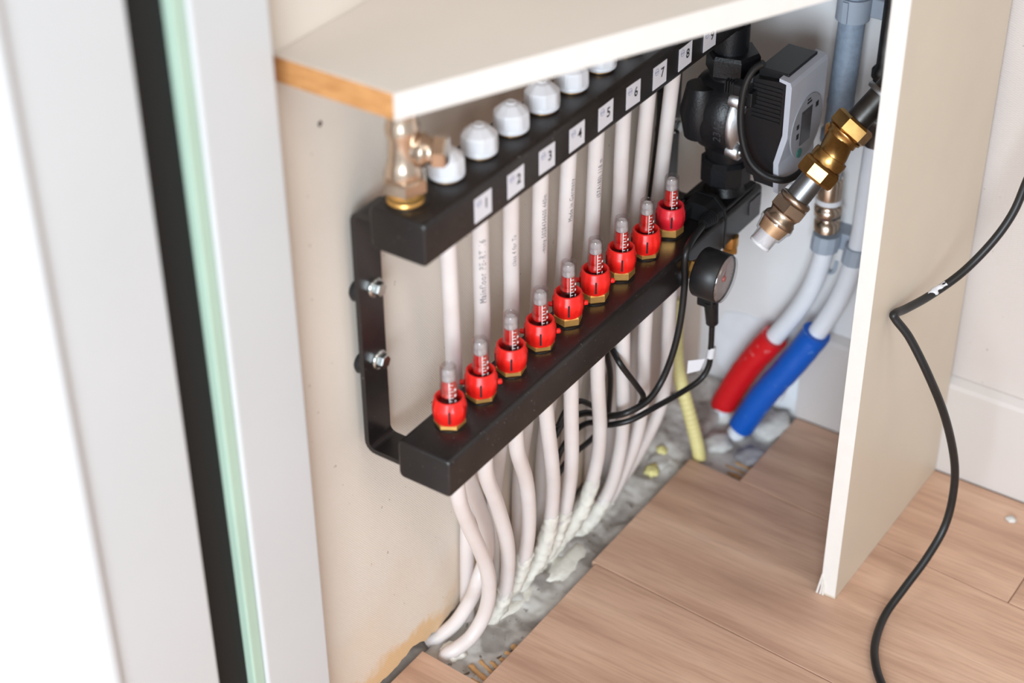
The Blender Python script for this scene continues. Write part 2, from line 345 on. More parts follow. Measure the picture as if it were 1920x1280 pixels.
# ------------------------------------------------------------------ manifold
BW, BH = .0591, .042; ZL, ZU = .289, .5312; XU = -.0171; Y0, Y1 = -.0475, .5485
man = tag(empty('heating_manifold', (0, .25, .26)), 'black underfloor heating manifold of two square bars with red flow meters', 'manifold')
mo = (0, .25, .26)
def part(mb, name, mats, parent=man, label=None):
    o = loc_(mb, mo).build(name, mats, parent)
    if label: o['label'] = label
    return o
def rbar(x, z, mb):
    r = .005; pts = []
    for sx, sz, a0 in ((1, 1, 0), (-1, 1, 90), (-1, -1, 180), (1, -1, 270)):
        cx, cz = x+sx*(BW/2-r), z-BH/2+sz*(BH/2-r)
        for k in range(6):
            a = math.radians(a0+k*18); pts.append((cx+r*math.cos(a), cz+r*math.sin(a)))
    n = len(pts); cx, cz = x, z-BH/2; rings = []
    for y, s in ((Y0, .0022), (Y0+.0007, .0008), (Y0+.0022, 0), (Y1-.0022, 0), (Y1-.0007, .0008), (Y1, .0022)):
        rings.append([(cx+(p[0]-cx)*(1-s/(BW/2)), y, cz+(p[1]-cz)*(1-s/(BH/2))) for p in pts])
    vs = [v for r_ in rings for v in r_]
    mb.add(vs, [(i*n+k, i*n+(k+1) % n, (i+1)*n+(k+1) % n, (i+1)*n+k) for i in range(5) for k in range(n)], 0, True)
    mb.add(vs, [list(range(n))[::-1], list(range(5*n, 6*n))]); return mb
upper = part(rbar(XU, ZU, MB()), 'distribution_bar', black, label='upper bar with numbered stickers')
lower = part(rbar(0, ZL, MB()), 'distribution_bar', black, label='lower bar carrying the flow meters')
lb = MB().box((.0292, .520, .262), (.0302, .5455, .279)); part(lb, 'type_label', plain('dull_label', (110, 108, 112), .5), lower)
def bracket(y0, y1):
    t = .005; x0 = -.0765; pts = []
    def arc(cx, cz, r, a0, a1): return [(cx+r*math.cos(math.radians(a0+(a1-a0)*k/5)), cz+r*math.sin(math.radians(a0+(a1-a0)*k/5))) for k in range(6)]
    zb, zt = .2505, .513; R_ = .012
    outer = [(-.026, zb)]+arc(x0+R_, zb+R_, R_, 270, 180)+arc(x0+R_, zt-R_, R_, 180, 90)+[(-.040, zt)]
    inner = [(-.040, zt-t)]+arc(x0+R_, zt-R_, R_-t, 90, 180)+arc(x0+R_, zb+R_, R_-t, 180, 270)+[(-.026, zb+t)]
    return MB().prism(outer+inner, y0, y1, 'y')
for yb in (-.0375, .5005):
    br = part(bracket(yb, yb+.033), 'mounting_bracket', black)
    for zb in (.4225, .3435):
        yc = yb+.0225
        part(MB().lathe([(.009, 0), (.011, .003), (.0085, .0085)], (-.085, yc-.012, zb), (1, 0, 0), 20), 'rubber_buffer', blackplastic, br)
        m = MB().lathe([(.0098, 0), (.0098, .0012), (.0075, .0022)], (-.0715, yc, zb), (1, 0, 0), 24); m.hexnut((-.0695, yc, zb), (1, 0, 0), .0072, .006, rot=.3)
        part(m, 'bolt', chrome, br)
# stickers
for i in range(9):
    y = .0222+.05*i-.0003*i*i*.1; xs = XU+BW/2; z0, z1 = .4975-.0004*i*.3, .5215-.0004*i*.3
    tl = .0012*math.sin(i*2.1)
    st = part(MB().add([(xs+.0003, y, z0-tl*.4), (xs+.0003, y+.0255, z0+tl*.4), (xs+.0003, y+.0255, z1+tl*.4), (xs+.0003, y, z1-tl*.4), (xs-.0005, y, z0), (xs-.0005, y+.0255, z0), (xs-.0005, y+.0255, z1), (xs-.0005, y, z1)],
              [(0, 1, 2, 3), (7, 6, 5, 4), (0, 4, 5, 1), (3, 2, 6, 7), (0, 3, 7, 4), (1, 5, 6, 2)]), 'number_sticker', stickermat, label='white sticker numbered %d' % (i+1))
    cy, cz = y+.0172, (z0+z1)/2+.0008
    part(text_mesh(str(i+1), .0138, lambda a, b: (xs+.0005, cy+a, cz+b), 1, .00022), 'numeral', ink, st)
    lg = MB(); cy2, cz2 = y+.0065, z1-.0065; k = 20
    ring = [(xs+.0005, cy2+r*math.cos(2*math.pi*j/k), cz2+r*math.sin(2*math.pi*j/k)) for r in (.0036, .0031) for j in range(k)]
    lg.add(ring, [(j, (j+1) % k, k+(j+1) % k, k+j) for j in range(k)])
    for j in range(3): lg.add([(xs+.0005, cy2-.0030+j*.0021+a, cz2+b) for a, b in ((0, -.0007), (.0015, -.0007), (.0015, .0007), (0, .0007))], [(0, 1, 2, 3)])
    part(lg, 'logo', inkblue, st)
# valve caps on the upper bar
def cap_mesh():
    m = MB(); m.lathe([(.0145, .0015), (.0164, .003), (.0166, .0055), (.0160, .0065)], seg=32)
    prof = [(.0160, .0055), (.0168, .0070), (.0164, .0185), (.0155, .0205), (.0085, .0268), (.0050, .0282), (.0044, .0292), (.0030, .0288)]; n = len(prof)
    an = [2*math.pi*(k//2)/8+(.10 if k % 2 else -.10)+.39 for k in range(16)]
    vs = [(q*math.cos(a), q*math.sin(a), h) for q, h in prof for a in an]
    m.add(vs, [(i*16+k, i*16+(k+1) % 16, (i+1)*16+(k+1) % 16, (i+1)*16+k) for i in range(n-1) for k in range(16)]); m.add(vs, [list(range((n-1)*16, n*16))]); return m
cap0 = cap_mesh().build('valve_cap', whiteplastic, man); MB().lathe([(.0135, -.0005), (.0135, .0025)], seg=28).build('brass_ring', brass, cap0)
MB().lathe([(.0142, -.0008), (.0142, .0002)], seg=28).build('seal_ring', blackplastic, cap0)
for i in range(9):
    c = cap0 if i == 0 else copy_tree(cap0, man)
    c.location = Vector((XU-.003, .0272+.0495*i, ZU+.0008))-Vector(mo); c.rotation_euler.z = i*.37
    c['label'] = 'white faceted valve cap above sticker %d' % (i+1)
# flow meters
def collar_mesh():
    m = MB(); seg = 48
    prof = [(.0120, .006), (.0136, .0062), (.0147, .0076), (.0153, .0128), (.0159, .0136), (.0161, .0190), (.0157, .0235), (.0146, .0245), (.0142, .0302), (.0134, .0312), (.0120, .0310), (.0114, .020)]
    vs = []
    for r, h in prof:
        for k in range(seg):
            ph = (k % 8); g = .09 if ph == 0 and .012 < h < .029 and r > .0115 else 0
            vs.append((r*(1-g)*math.cos(2*math.pi*k/seg), r*(1-g)*math.sin(2*math.pi*k/seg), h))
    n = len(prof)
    m.add(vs, [(i*seg+k, i*seg+(k+1) % seg, (i+1)*seg+(k+1) % seg, (i+1)*seg+k) for i in range(n-1) for k in range(seg)], 0, True)
    m.add(vs, [list(range(seg))[::-1]]); 
    return m
def lugs(m):
    for s in (1, -1): m.lathe([(.0026, 0), (.0027, .0042), (.0016, .0052)], (s*.0148, 0, .0165), (s, 0, .15), 10)
    return m
def flow_meter(raised, lug, mat, ang, fill):
    h = .0045 if raised else 0
    fm = MB().lathe([(.0150, 0), (.0150, .0012)], seg=28, mi=1).hexnut((0, 0, .001), (0, 0, 1), .0150, .0055+h, rot=ang*.7+.4).lathe([(.0125, .006), (.0125, .008+h)], seg=24).build('flow_meter', [brass, blackplastic], man)
    cm_ = collar_mesh()
    if lug: lugs(cm_)
    co = cm_.build('collar', mat, fm); co.location.z = h; co.rotation_euler.z = ang
    tm = MB().lathe([(.0100, .018), (.0098, .024)], seg=20).build('seat', blackplastic, fm); tm.location.z = h
    mk = MB()
    for a in range(5):                          # black marks on the collar
        t = -.95+a*2*math.pi/5
        c, s = math.cos(t), math.sin(t)
        for z0, z1, r in ((.0105, .0240, .0163),):
            mk.add([(r*c-s*d, r*s+c*d, z) for d, z in ((-.0009, z0), (.0009, z0), (.0009, z1), (-.0009, z1))], [(0, 1, 2, 3)])
    o = mk.build('setting_mark', ink, fm); o.location.z = h
    MB().lathe([(.0084, .020), (.0082, .045), (.0079, .0462), (.0077, .0640), (.0071, .0655), (.0062, .0660), (.0060, .0648), (.0066, .063), (.0068, .047), (.0074, .044), (.0074, .022)], seg=28, cap=False).build('sight_tube', clear, fm).location.z = h
    MB().lathe([(.0064, .0505), (.0064, .0545), (.0056, .0555), (.0062, .0570), (.0060, .0600), (.0045, .0622)], seg=20).build('float_top', innerwhite, fm).location.z = h
    MB().lathe([(.0072, .030+fill), (.0072, .0360), (.0062, .0364), (.0062, .0378), (.0072, .0382), (.0072, .0440), (.0065, .0465), (.0065, .0500)], seg=20).build('indicator', indic, fm).location.z = h
    MB().lathe([(.0022, .020), (.0022, .030), (.0050, .0302), (.0050, .0312), (.0022, .0315)], seg=16).build('spindle', blackplastic, fm).location.z = h
    sc = MB(); t0 = -1.0+ang*.35
    def strip(t, dt, z0, z1, r=.0085):
        if z1 > .046: r = .0080
        sc.add([(r*math.cos(a), r*math.sin(a), z) for a, z in ((t, z0), (t+dt, z0), (t+dt, z1), (t, z1))], [(0, 1, 2, 3)])
    strip(t0, .10, .026, .0515)
    for j in range(7): strip(t0, .5 if j % 2 == 0 else .34, .0270+j*.0035, .0277+j*.0035)
    for j in range(3): strip(t0+.62, .22, .0285+j*.0065, .0310+j*.0065)
    sc.build('scale', inkwhite, fm).location.z = h
    return fm
spec = [(0, 0, red, .2, .003), (0, 1, red, .62, 0), (0, 0, red, .5, .004), (0, 1, red, .60, .002), (1, 1, red, .66, .004), (1, 1, red, .56, 0), (1, 0, red, .3, .001), (0, 0, red, .6, 0), (1, 0, pink, .1, .002)]
ordn = ['first', 'second', 'third', 'fourth', 'fifth', 'sixth', 'seventh', 'eighth', 'ninth']
for i, sp in enumerate(spec):
    fm = flow_meter(*sp); fm.location = Vector((-.0045, .05*i, ZL))-Vector(mo)
    fm['label'] = '%s flow meter from the near end, red collar and clear sight tube' % ordn[i]
# fittings where the pipes leave the bars
for i in range(9):
    part(MB().lathe([(.0105, 0), (.0105, .008), (.0088, .012)], (-.0195, .0255+.0495*i, ZU-BH+.0005), (0, 0, -1), 20), 'pipe_socket', nickel)
    part(MB().lathe([(.0105, 0), (.0105, .008), (.0088, .012)], (0, .05*i, ZL-BH+.0005), (0, 0, -1), 20), 'pipe_socket', nickel)
# angle valve at the near end of the upper bar
vx, vy = -.0255, -.0235
va = part(MB().lathe([(.0195, 0), (.0195, .0012)], (vx, vy, ZU), seg=32, mi=1).lathe([(.0162, .001), (.0162, .0035), (.0155, .004), (.0162, .0045), (.0162, .012)], (vx, vy, ZU), seg=32), 'drain_valve', [brass, blackplastic], label='nickel angle valve with brass thread')
part(MB().hexnut((vx, vy, ZU+.011), (0, 0, 1), .0205, .014, rot=.15), 'union_nut', nickel, va)
part(MB().lathe([(.0155, .024), (.0175, .028), (.0150, .036), (.0135, .042), (.0128, .060), (.0150, .066), (.0150, .072), (.0135, .076), (.0135, .100), (.016, .104), (.016, .128)], (vx, vy, ZU), seg=28), 'valve_body', nickel, va)
od = Vector((.75, .35, .0)).normalized(); oo = Vector((vx, vy, ZU+.050))
part(MB().lathe([(.0105, 0), (.0115, .012), (.0150, .016), (.0150, .0185), (.0120, .020), (.0120, .026)], oo, od, 26), 'outlet', nickel, va)
part(MB().hexnut(oo+od*.0245, od, .0145, .013), 'plug', nickel, va)
part(MB().lathe([(.009, 0), (.009, .012), (.0065, .016)], (.0235, .4905, ZL-BH+.002), (0, 0, -1), 16).hexnut((.0235, .4905, ZL-BH-.012), (0, 0, -1), .009, .008), 'drain_plug', brass)

# ------------------------------------------------------------------ heating pipes
PRAD = .008
texts = {1: ('Mainfloor PE-RT 16', .0090, .0), 2: ('class 4 for Tu', .0062, .005), 3: ('-many 5028434600 440m', .0066, .01), 4: ('Made in Germany', .0068, .012), 5: ('(57A180) 118 m', .0068, .014)}
pbot = [(853, 723), (904, 633), (958, 598), (1009.5, 543), (1056, 495), (1108, 451), (1159, 414), (1194, 395), (1235, 363)]
lowpath = {0: [(893, 935), (911, 985), (913, 1035), (897, 1085), (884, 1120), (858, 1162), (830, 1188), (803, 1206)]}
for i in range(9):
    top = Vector((-.0195, .0255+.0495*i, ZU-BH-.004)); b = at(*pbot[i], x=-.0475)
    pts = [top, top.lerp(b, .5), b]
    if i in lowpath:
        L = lowpath[i]; xe = -.092
        b2 = Vector((-.048, b.y+.002, .20)); pts.append(b2)
        for k, q in enumerate(L): pts.append(at(*q, x=-.046+(xe+.046)*max(0, (k-3)/(len(L)-4))))
    else:
        y = b.y
        pts += [Vector((-.060, y+.004, .17)), Vector((-.0735, y+.004, .06)), Vector((-.0755, y+.002, -.03)), Vector((-.0755, y, -.092))]
    o = MB().tube(pts, PRAD, 14, res=8).build('heating_pipe', pex)
    tag(o, 'white plastic heating pipe coming down from the upper bar under the %s sticker' % ordn[i], 'pipe', 'pipes from the upper bar')
    if i in texts:
        s, size, sh = texts[i]; a = spline(pts[:3], 12); d0 = (a[-1]-a[0]); Lh = d0.length
        nrm = Vector((.72+sh*8, -.62+sh*25, 0)); 
        tdir = -d0.normalized(); nrm = (nrm-tdir*nrm.dot(tdir)).normalized(); sd = -tdir.cross(nrm)
        mid = .46
        def fn(p, q, a=a, tdir=tdir, nrm=nrm, sd=sd, Lh=Lh):
            f = min(1, max(0, mid-p/Lh)); j = f*(len(a)-1); j0 = min(int(j), len(a)-2); c = a[j0].lerp(a[j0+1], j-j0)
            th = q/PRAD; rr = PRAD+.00025
            return c+nrm*(rr*math.cos(th))-sd*(rr*math.sin(-th)) if False else c+nrm*(rr*math.cos(th))+sd*(rr*math.sin(th))
        text_mesh(s, size, fn, 1.2).build('lettering', inkgrey, o)
fpath = [[(860, 932), (879, 985), (907, 1048), (917, 1097), (910, 1146), (886, 1190), (856, 1216), (838, 1226)],
         [(911, 886), (932, 946), (950, 1013), (952, 1070), (942, 1125), (915, 1165)],
         [(969, 840), (986, 900), (992, 965), (987, 1027), (972, 1080), (945, 1118)],
         [(1027, 800), (1035, 870), (1037, 920), (1030, 990), (1011, 1045), (980, 1088)],
         [(1071, 770), (1072, 850), (1069, 900), (1058, 960), (1039, 1010), (1009, 1057)],
         [(1121, 720), (1125, 800), (1120, 860), (1102, 930), (1075, 980), (1038, 1025)],
         [(1168, 690), (1168, 780), (1163, 840), (1146, 910), (1115, 965), (1078, 1005)],
         [(1208, 650), (1204, 760), (1190, 830), (1170, 880), (1145, 930), (1110, 975)],
         [(1254, 600), (1250, 690), (1238, 760), (1212, 820), (1180, 875), (1148, 920)]]
for i, L in enumerate(fpath):
    xe = at(*L[-1], z=-.082).x; n = len(L)
    xe = -.054 if i else min(xe, -.012)
    pts = [Vector((0, .05*i, ZL-BH-.004))]
    for k, q in enumerate(L): pts.append(at(*q, x=xe*((k+.6)/(n-.4))))
    last = pts[-1]; 
    pts.append(last+(last-pts[-2])*.5+Vector((0, 0, -.004)) if i else last+Vector((-.004, -.004, -.014)))
    o = MB().tube(pts, PRAD, 14, res=8).build('heating_pipe', pex)
    tag(o, 'white plastic heating pipe leaving the lower bar beneath the %s flow meter' % ordn[i], 'pipe', 'pipes from the lower bar')
    if 1 <= i <= 7:
        S = spline(pts, 10); a = {1: .66, 2: .60, 3: .52, 4: .56, 5: .50, 6: .62, 7: .72}[i]; S = S[int(a*len(S)):]
        MB().tube(S[::2], lambda t: .0082+.0014*min(1, t*3), 18, res=3, wob=.30).build('mortar_coat', mortarcoat, o)

# ------------------------------------------------------------------ circulation pump
px, py = .003, .507
pump = tag(empty('circulation_pump', (px, py, ZL)), 'black and grey circulation pump between the far ends of the bars', 'pump'); pO = (px, py, ZL)
def pp(mb, name, mats, parent=None, label=None):
    o = loc_(mb, pO).build(name, mats, parent or pump)
    if label: o['label'] = label
    return o
pp(MB().box((-.027, .468, ZL), (.026, .540, ZL+.006), bev=.002).lathe([(.024, .005), (.020, .012), (.020, .035)], (px, py, ZL), seg=28), 'lower_neck', castblack)
pp(MB().lathe([(.025, .018), (.0285, .021), (.0285, .043), (.0245, .047)], (px, py, ZL), seg=10, smooth=False, rot=.2), 'union_nut', castblack)
pp(MB().hexnut((px, py, .437), (0, 0, 1), .0295, .026, seg=6, rot=.25, ch=.08), 'union_nut', castblack)
pp(MB().lathe([(.0195, 0), (.0195, .032)], (px-.004, py, .460), seg=24), 'upper_neck', castblack)
zc = .393
vo = MB().lathe([(.020, -.040), (.036, -.034), (.046, -.018), (.049, 0), (.049, .014), (.044, .020)], (px, py, zc), (1, 0, 0), 36)
vo.lathe([(.022, -.060), (.026, -.040), (.026, .040), (.022, .050)], (px, py, zc), (0, 0, 1), 20)
vo.lathe([(.016, -.030), (.022, 0), (.016, .030)], (px-.020, py-.030, zc+.006), (0, 0, 1), 20)
pp(vo, 'volute', castblack)
pp(text_mesh('2312', .013, lambda a, b: (px+.012-b*1, py-.0493+abs(a)*.08, zc-.002+a)), 'cast_lettering', plain('cast_lettering_grey', (60, 60, 64), .4))
mt = MB().lathe([(.046, .0195), (.046, .026), (.038, .029), (.035, .050)], (px, py, zc), (1, 0, 0), 32)
for a in (45, 135, 225, 315):
    c, s = math.cos(math.radians(a)), math.sin(math.radians(a))
    mt.lathe([(.010, .017), (.010, .030), (.007, .032)], (px, py+.042*c, zc+.042*s), (1, 0, 0), 14)
mto = pp(mt, 'motor_flange', alu)
for a in (45, 135, 225, 315):
    c, s = math.cos(math.radians(a)), math.sin(math.radians(a))
    pp(MB().lathe([(.005, .031), (.005, .036)], (px, py+.042*c, zc+.042*s), (1, 0, 0), 12), 'screw', chrome, mto)
hy0, hy1 = .462, .541
hp = [(.044, .366), (.050, .352), (.058, .350), (.060, .344), (.083, .343), (.080, .372), (.087, .405), (.087, .466), (.050, .462), (.050, .432), (.043, .418), (.040, .398), (.040, .378)]
hd = MB().prism(hp, hy0, hy1, 'y')
head = pp(hd, 'control_head', blackplastic)
for k in range(9): pp(MB().box((.051, hy0-.0012, .4175+k*.0048), (.084, hy0+.001, .4198+k*.0048)), 'fin', blackplastic, head)
pp(MB().box((.052, hy0+.008, .462), (.086, hy1-.006, .472), bev=.001), 'terminal_cover', blackplastic, head)
cp = [(.0835, .339), (.0895, .338), (.0870, .372), (.0945, .405), (.0945, .463), (.0925, .468), (.0800, .470), (.0800, .4665), (.0880, .465), (.0885, .407), (.0810, .373)]
cv = pp(MB().prism(cp, hy0-.001, hy1+.002, 'y'), 'front_cover', palegrey, label='pale grey pump cover')
fc = MB().lathe([(.0355, 0), (.0355, .0018)], (.0938, (hy0+hy1)/2+.002, .402), (1, 0, 0), 40); pp(fc, 'dial_plate', greyplastic, cv)
pp(MB().box((.0955, .489, .384), (.0962, .512, .423)), 'display', screenmat, cv)
for (yy, zz, w_, h_) in ((.480, .395, .005, .006), (.479, .407, .005, .005), (.521, .416, .006, .006), (.5, .428, .010, .002), (.5, .432, .007, .0015)):
    pp(MB().box((.0955, yy, zz), (.0960, yy+w_, zz+h_)), 'symbol', ink, cv)
pp(MB().lathe([(.005, 0), (.005, .0012)], (.0955, .490, .3755), (1, 0, 0), 18), 'button', teal, cv)
pl = MB().box((.030, .446, .444), (.052, .462, .458), bev=.003); pl.box((.044, .450, .434), (.056, .4615, .450), bev=.001)
for k in range(4): pl.box((.026+k*.003, .4455, .446), (.0275+k*.003, .4535, .4595))
pp(pl, 'mains_plug', blackplastic)
cab = [at(1432, 118, y=.452), at(1412, 132, y=.450), at(1396, 165, y=.446), at(1389, 215, y=.444), at(1393, 265, y=.444), at(1408, 305, y=.446), at(1437, 330, y=.452), at(1470, 338, y=.462), at(1498, 325, y=.48), at(1512, 305, y=.51)]
tag(MB().tube(cab, .0038, 12, res=8).build('pump_cable', rubber), 'black cable looping from the pump plug round its grey head', 'cable')

# plug and zip tie on the far end of the lower bar
pg = tag(empty('cable_connector', (0, .45, ZL)), 'black cable connector strapped on the lower bar beside the ninth flow meter', 'connector'); gO = (0, .45, ZL)
def gp(mb, name, mats): return loc_(mb, gO).build(name, mats, pg)
m = MB(); m.prism([(-.012, ZL+.0005), (.027, ZL+.0005), (.027, ZL+.010), (.016, ZL+.021), (-.006, ZL+.021), (-.012, ZL+.012)], .438, .466, 'y'); gp(m, 'body', blackplastic)
m = MB()
for k in range(6): m.lathe([(.0058+.0006*k, 0), (.0058+.0006*k, .0022)], (.024, .421+k*.0033, ZL+.0095), (0, 1, 0), 14)
m.lathe([(.0048, 0), (.0048, .022)], (.024, .419, ZL+.0095), (0, 1, 0), 14); gp(m, 'strain_relief', blackplastic)
m = MB().prism([(-.006, ZL+.003), (.000, ZL+.003), (.001, ZL+.016), (-.004, ZL+.019), (-.007, ZL+.017)], .424, .440, 'y'); gp(m, 'latch', blackplastic)
m = MB()
S = [(.0308, ZL-BH+.004), (.0310, ZL-.003), (.0275, ZL+.0105), (.0163, ZL+.0216), (-.0063, ZL+.0216), (-.0312, ZL-.002)]
m.prism(S+[(-.0322, ZL-.0012), (-.0060, ZL+.0228), (.0170, ZL+.0228), (.0287, ZL+.0113), (.0322, ZL-.0025), (.0320, ZL-BH+.004)], .458, .4615, 'y'); gp(m, 'cable_tie', rubber)

# ------------------------------------------------------------------ gauge
ga = tag(empty('dial_gauge', (.03, .384, .267)), 'round black dial gauge screwed into the front of the lower bar', 'gauge'); aO = (.03, .384, .267)
def gg(mb, name, mats, par=None): return loc_(mb, aO).build(name, mats, par or ga)
gd = (1, .05, -.04)
gg(MB().lathe([(.007, 0), (.007, .004)], (.0295, .384, .267), gd, 16).hexnut((.0325, .384, .267), gd, .0105, .009), 'brass_nut', brass)
gg(MB().lathe([(.0105, .0415-.0295), (.0255, .0135), (.0272, .0155), (.0272, .042), (.0258, .0428), (.0252, .0400)], (.0295, .384, .267), gd, 40), 'case', blackplastic)
gg(MB().lathe([(.0250, .0402), (.0250, .0408)], (.0295, .384, .267), gd, 40), 'dial', plain('dial_face', (196, 180, 176), .5))
G = Vector(gd).normalized(); gc = Vector((.0295, .384, .267)); 
nd = MB(); hub = gc+G*.0412
nd.lathe([(.0035, 0), (.0028, .002)], hub, G, 16); up_ = Vector((0, .25, 1)).normalized(); sdn = G.cross(up_).normalized()
nd.add([hub+sdn*.0012+G*.001, hub-sdn*.0012+G*.001, hub+up_*.019+G*.001], [(0, 1, 2)]); gg(nd, 'needle', plain('needle_red', (190, 70, 50), .4))
tk = MB()
for k in range(25):
    a = math.radians(-135+k*270/24); dv = up_*math.cos(a)+sdn*math.sin(a); tv = up_*-math.sin(a)+sdn*math.cos(a); r0 = .0185 if k % 4 == 0 else .0205
    tk.add([gc+G*.0411+dv*r0+tv*.0004, gc+G*.0411+dv*.0228+tv*.0004, gc+G*.0411+dv*.0228-tv*.0004, gc+G*.0411+dv*r0-tv*.0004], [(0, 1, 2, 3)])
gg(tk, 'scale', ink)
gg(MB().lathe([(.0262, .0418), (.0258, .0452), (.0235, .0462)], gc, G, 40), 'window', clear)

# sensor lead hanging under the gauge
sl = tag(empty('sensor_lead', at(1335, 575, x=.045)), 'black sensor plug and lead with white tag hanging under the dial gauge', 'cable'); sO = tuple(at(1335, 575, x=.045))
def sp_(mb, name, mats): return loc_(mb, sO).build(name, mats, sl)
p0 = at(1333, 562, x=.045); 
sp_(MB().box((p0.x-.014, p0.y-.007, p0.z-.008), (p0.x+.006, p0.y+.007, p0.z+.010), bev=.002).lathe([(.0085, 0), (.0078, .012), (.0070, .034), (.0050, .036)], p0, at(1336, 620, x=.045)-p0, 14), 'plug', blackplastic)
ld = [at(1335, 610, x=.045), at(1333, 650, x=.044), at(1329, 685, x=.042), at(1312, 712, x=.036), at(1275, 737, x=.026), at(1225, 765, x=.017), at(1186, 786, x=.006), at(1152, 795, x=-.012), at(1130, 796, x=-.035), at(1106, 792, x=-.043), at(1080, 806, x=-.045), at(1053, 842, x=-.045), at(1040, 880, x=-.045)]
sp_(MB().tube(ld, .0034, 10, res=8), 'lead', rubber)
tg = at(1330, 662, x=.046); sp_(MB().lathe([(.0046, 0), (.0046, .014)], at(1335, 650, x=.0445), at(1331, 672, x=.0435)-at(1335, 650, x=.0445), 14), 'sleeve', whiteplastic)
a, b, c, d = at(1322, 672, x=.043), at(1290, 676, x=.030), at(1288, 700, x=.030), at(1312, 694, x=.040); nn = (b-a).cross(d-a).normalized()*.0004
sp_(MB().add([a, b, c, d, a+nn, b+nn, c+nn, d+nn], [(0, 1, 2, 3), (7, 6, 5, 4), (0, 4, 5, 1), (1, 5, 6, 2), (2, 6, 7, 3), (3, 7, 4, 0)]), 'paper_tag', stickermat)
# main lead from the connector down in front of the bar
ml = [(.024, .421, ZL+.0095), at(1287, 470, x=.036), at(1284, 530, x=.0345), at(1276, 600, x=.034), at(1262, 660, x=.030), at(1240, 715, x=.022), at(1213, 752, x=.017), at(1176, 773, x=.006), at(1150, 779, x=-.012), at(1129, 779, x=-.035), at(1098, 774, x=-.043), at(1060, 788, x=-.045), at(1040, 818, x=-.045)]
tag(MB().tube(ml, .0038, 12, res=8).build('power_lead', rubber), 'black lead running from the strapped connector down in front of the lower bar', 'cable')
l2 = [at(1148, 655, x=-.012), at(1165, 685, x=.005), at(1193, 722, x=.009), at(1206, 742, x=.009), at(1202, 757, x=.006)]
tag(MB().tube(l2, .0034, 10, res=8).build('coiled_lead', rubber), 'black lead bowing out below the lower bar between the white pipes', 'cable')
l3 = [at(1137, 660, x=-.030), at(1144, 700, x=-.036), at(1143, 745, x=-.044), at(1136, 790, x=-.051), at(1108, 824, x=-.052), at(1070, 856, x=-.052), at(1046, 890, x=-.052)]
tag(MB().tube(l3, .0034, 10, res=8).build('coiled_lead', rubber), 'black lead dropping straight behind the lower bar into the cable coil', 'cable')
l4 = [at(1046, 800, x=-.036), at(1062, 768, x=-.036), at(1086, 752, x=-.036), at(1106, 758, x=-.035), at(1122, 768, x=-.034)]
tag(MB().tube(l4, .0032, 10, res=8).build('coiled_lead', rubber), 'short black cable loop arching behind the pipes left of the coil', 'cable')
bl = [at(1240, 170, x=-.060), at(1238, 230, x=-.062), at(1230, 300, x=-.064), at(1222, 360, x=-.066), at(1218, 400, x=-.066)]
tag(MB().tube(bl, .0045, 10, res=6).build('wall_lead', rubber), 'black lead running down the wall behind the eighth and ninth pipes', 'cable')

# ------------------------------------------------------------------ yellow conduit, sleeves and supply pipes
yc = [at(1272, 560, x=-.055), at(1269, 620, x=-.050), at(1270, 680, x=-.040), at(1282, 735, x=-.028), at(1298, 795, x=-.014), at(1309, 840, x=-.004), at(1312, 862, z=ZF-.008)]
tag(MB().tube(yc, .0082, 14, res=26, ribs=.5).build('yellow_conduit', yellow), 'ribbed pale yellow conduit running down into the floor notch', 'conduit')
def supply(name, L, label, sleeve, smat, scol, clips):
    e_ = tag(empty(name, L[-1]), label, 'pipe'); o_ = tuple(L[-1])
    loc_(MB().tube(L, .0115, 18, res=8), o_).build('pipe', multi, e_)
    so = loc_(MB().tube(sleeve, lambda t: .0175-.0015*t, 20, res=8, wob=.05), o_).build('sleeve', smat, e_); so['label'] = scol
    return e_, o_
y0 = .608
L1 = [at(1549, 445, y=y0), at(1541, 485, y=y0), at(1520, 540, y=y0), at(1490, 588, y=y0), at(1452, 632, y=y0-.002), at(1415, 672, y=y0-.006), at(1385, 712, y=y0-.010), at(1360, 752, y=y0-.014), at(1350, 775, y=y0-.016)]
s1, o1 = supply('supply_pipe', L1, 'white pipe in a red sleeve rising along the back wall', L1[4:8]+[L1[7].lerp(L1[8], .3)], redsleeve, 'red protective sleeve', None)
L2 = [at(1640, 270, y=y0), at(1626, 360, y=y0), at(1614, 440, y=y0), at(1598, 500, y=y0), at(1568, 570, y=y0-.002), at(1520, 640, y=y0-.008), at(1478, 690, y=y0-.018), at(1432, 740, y=y0-.028), at(1396, 790, y=y0-.036), at(1378, 815, y=y0-.040)]
s2, o2 = supply('supply_pipe', L2, 'white pipe in a blue sleeve rising behind the side panel', [L2[5].lerp(L2[4], .25)]+L2[5:9]+[L2[8].lerp(L2[9], .4)], bluesleeve, 'blue protective sleeve', None)
def collar(parent, o_, c, d, r, h, mat, name='clip', seg=12):
    d = Vector(d).normalized(); return loc_(MB().lathe([(r, -h/2), (r*1.03, 0), (r, h/2)], c, d, seg, smooth=False), o_).build(name, mat, parent)
dz = Vector((.02, 0, 1))
c1 = L1[0]+Vector((0, 0, -.004)); collar(s1, o1, c1, L1[1]-L1[0], .0165, .022, clipgrey)
loc_(MB().box((c1.x-.012, c1.y+.008, c1.z-.012), (c1.x+.030, YW, c1.z+.010), bev=.002), o1).build('wall_mount', clipgrey, s1)
f0 = at(1549, 440, y=y0); f1 = at(1556, 350, y=y0); fd = f1-f0
loc_(MB().lathe([(.0150, 0), (.0150, .012), (.0105, .013), (.0105, .018), (.0160, .019), (.0160, .030), (.0120, .031), (.0145, .034), (.0145, .066), (.0125, .068)], f0+fd.normalized()*.008, fd, 22), o1).build('press_fitting', nickel, s1)
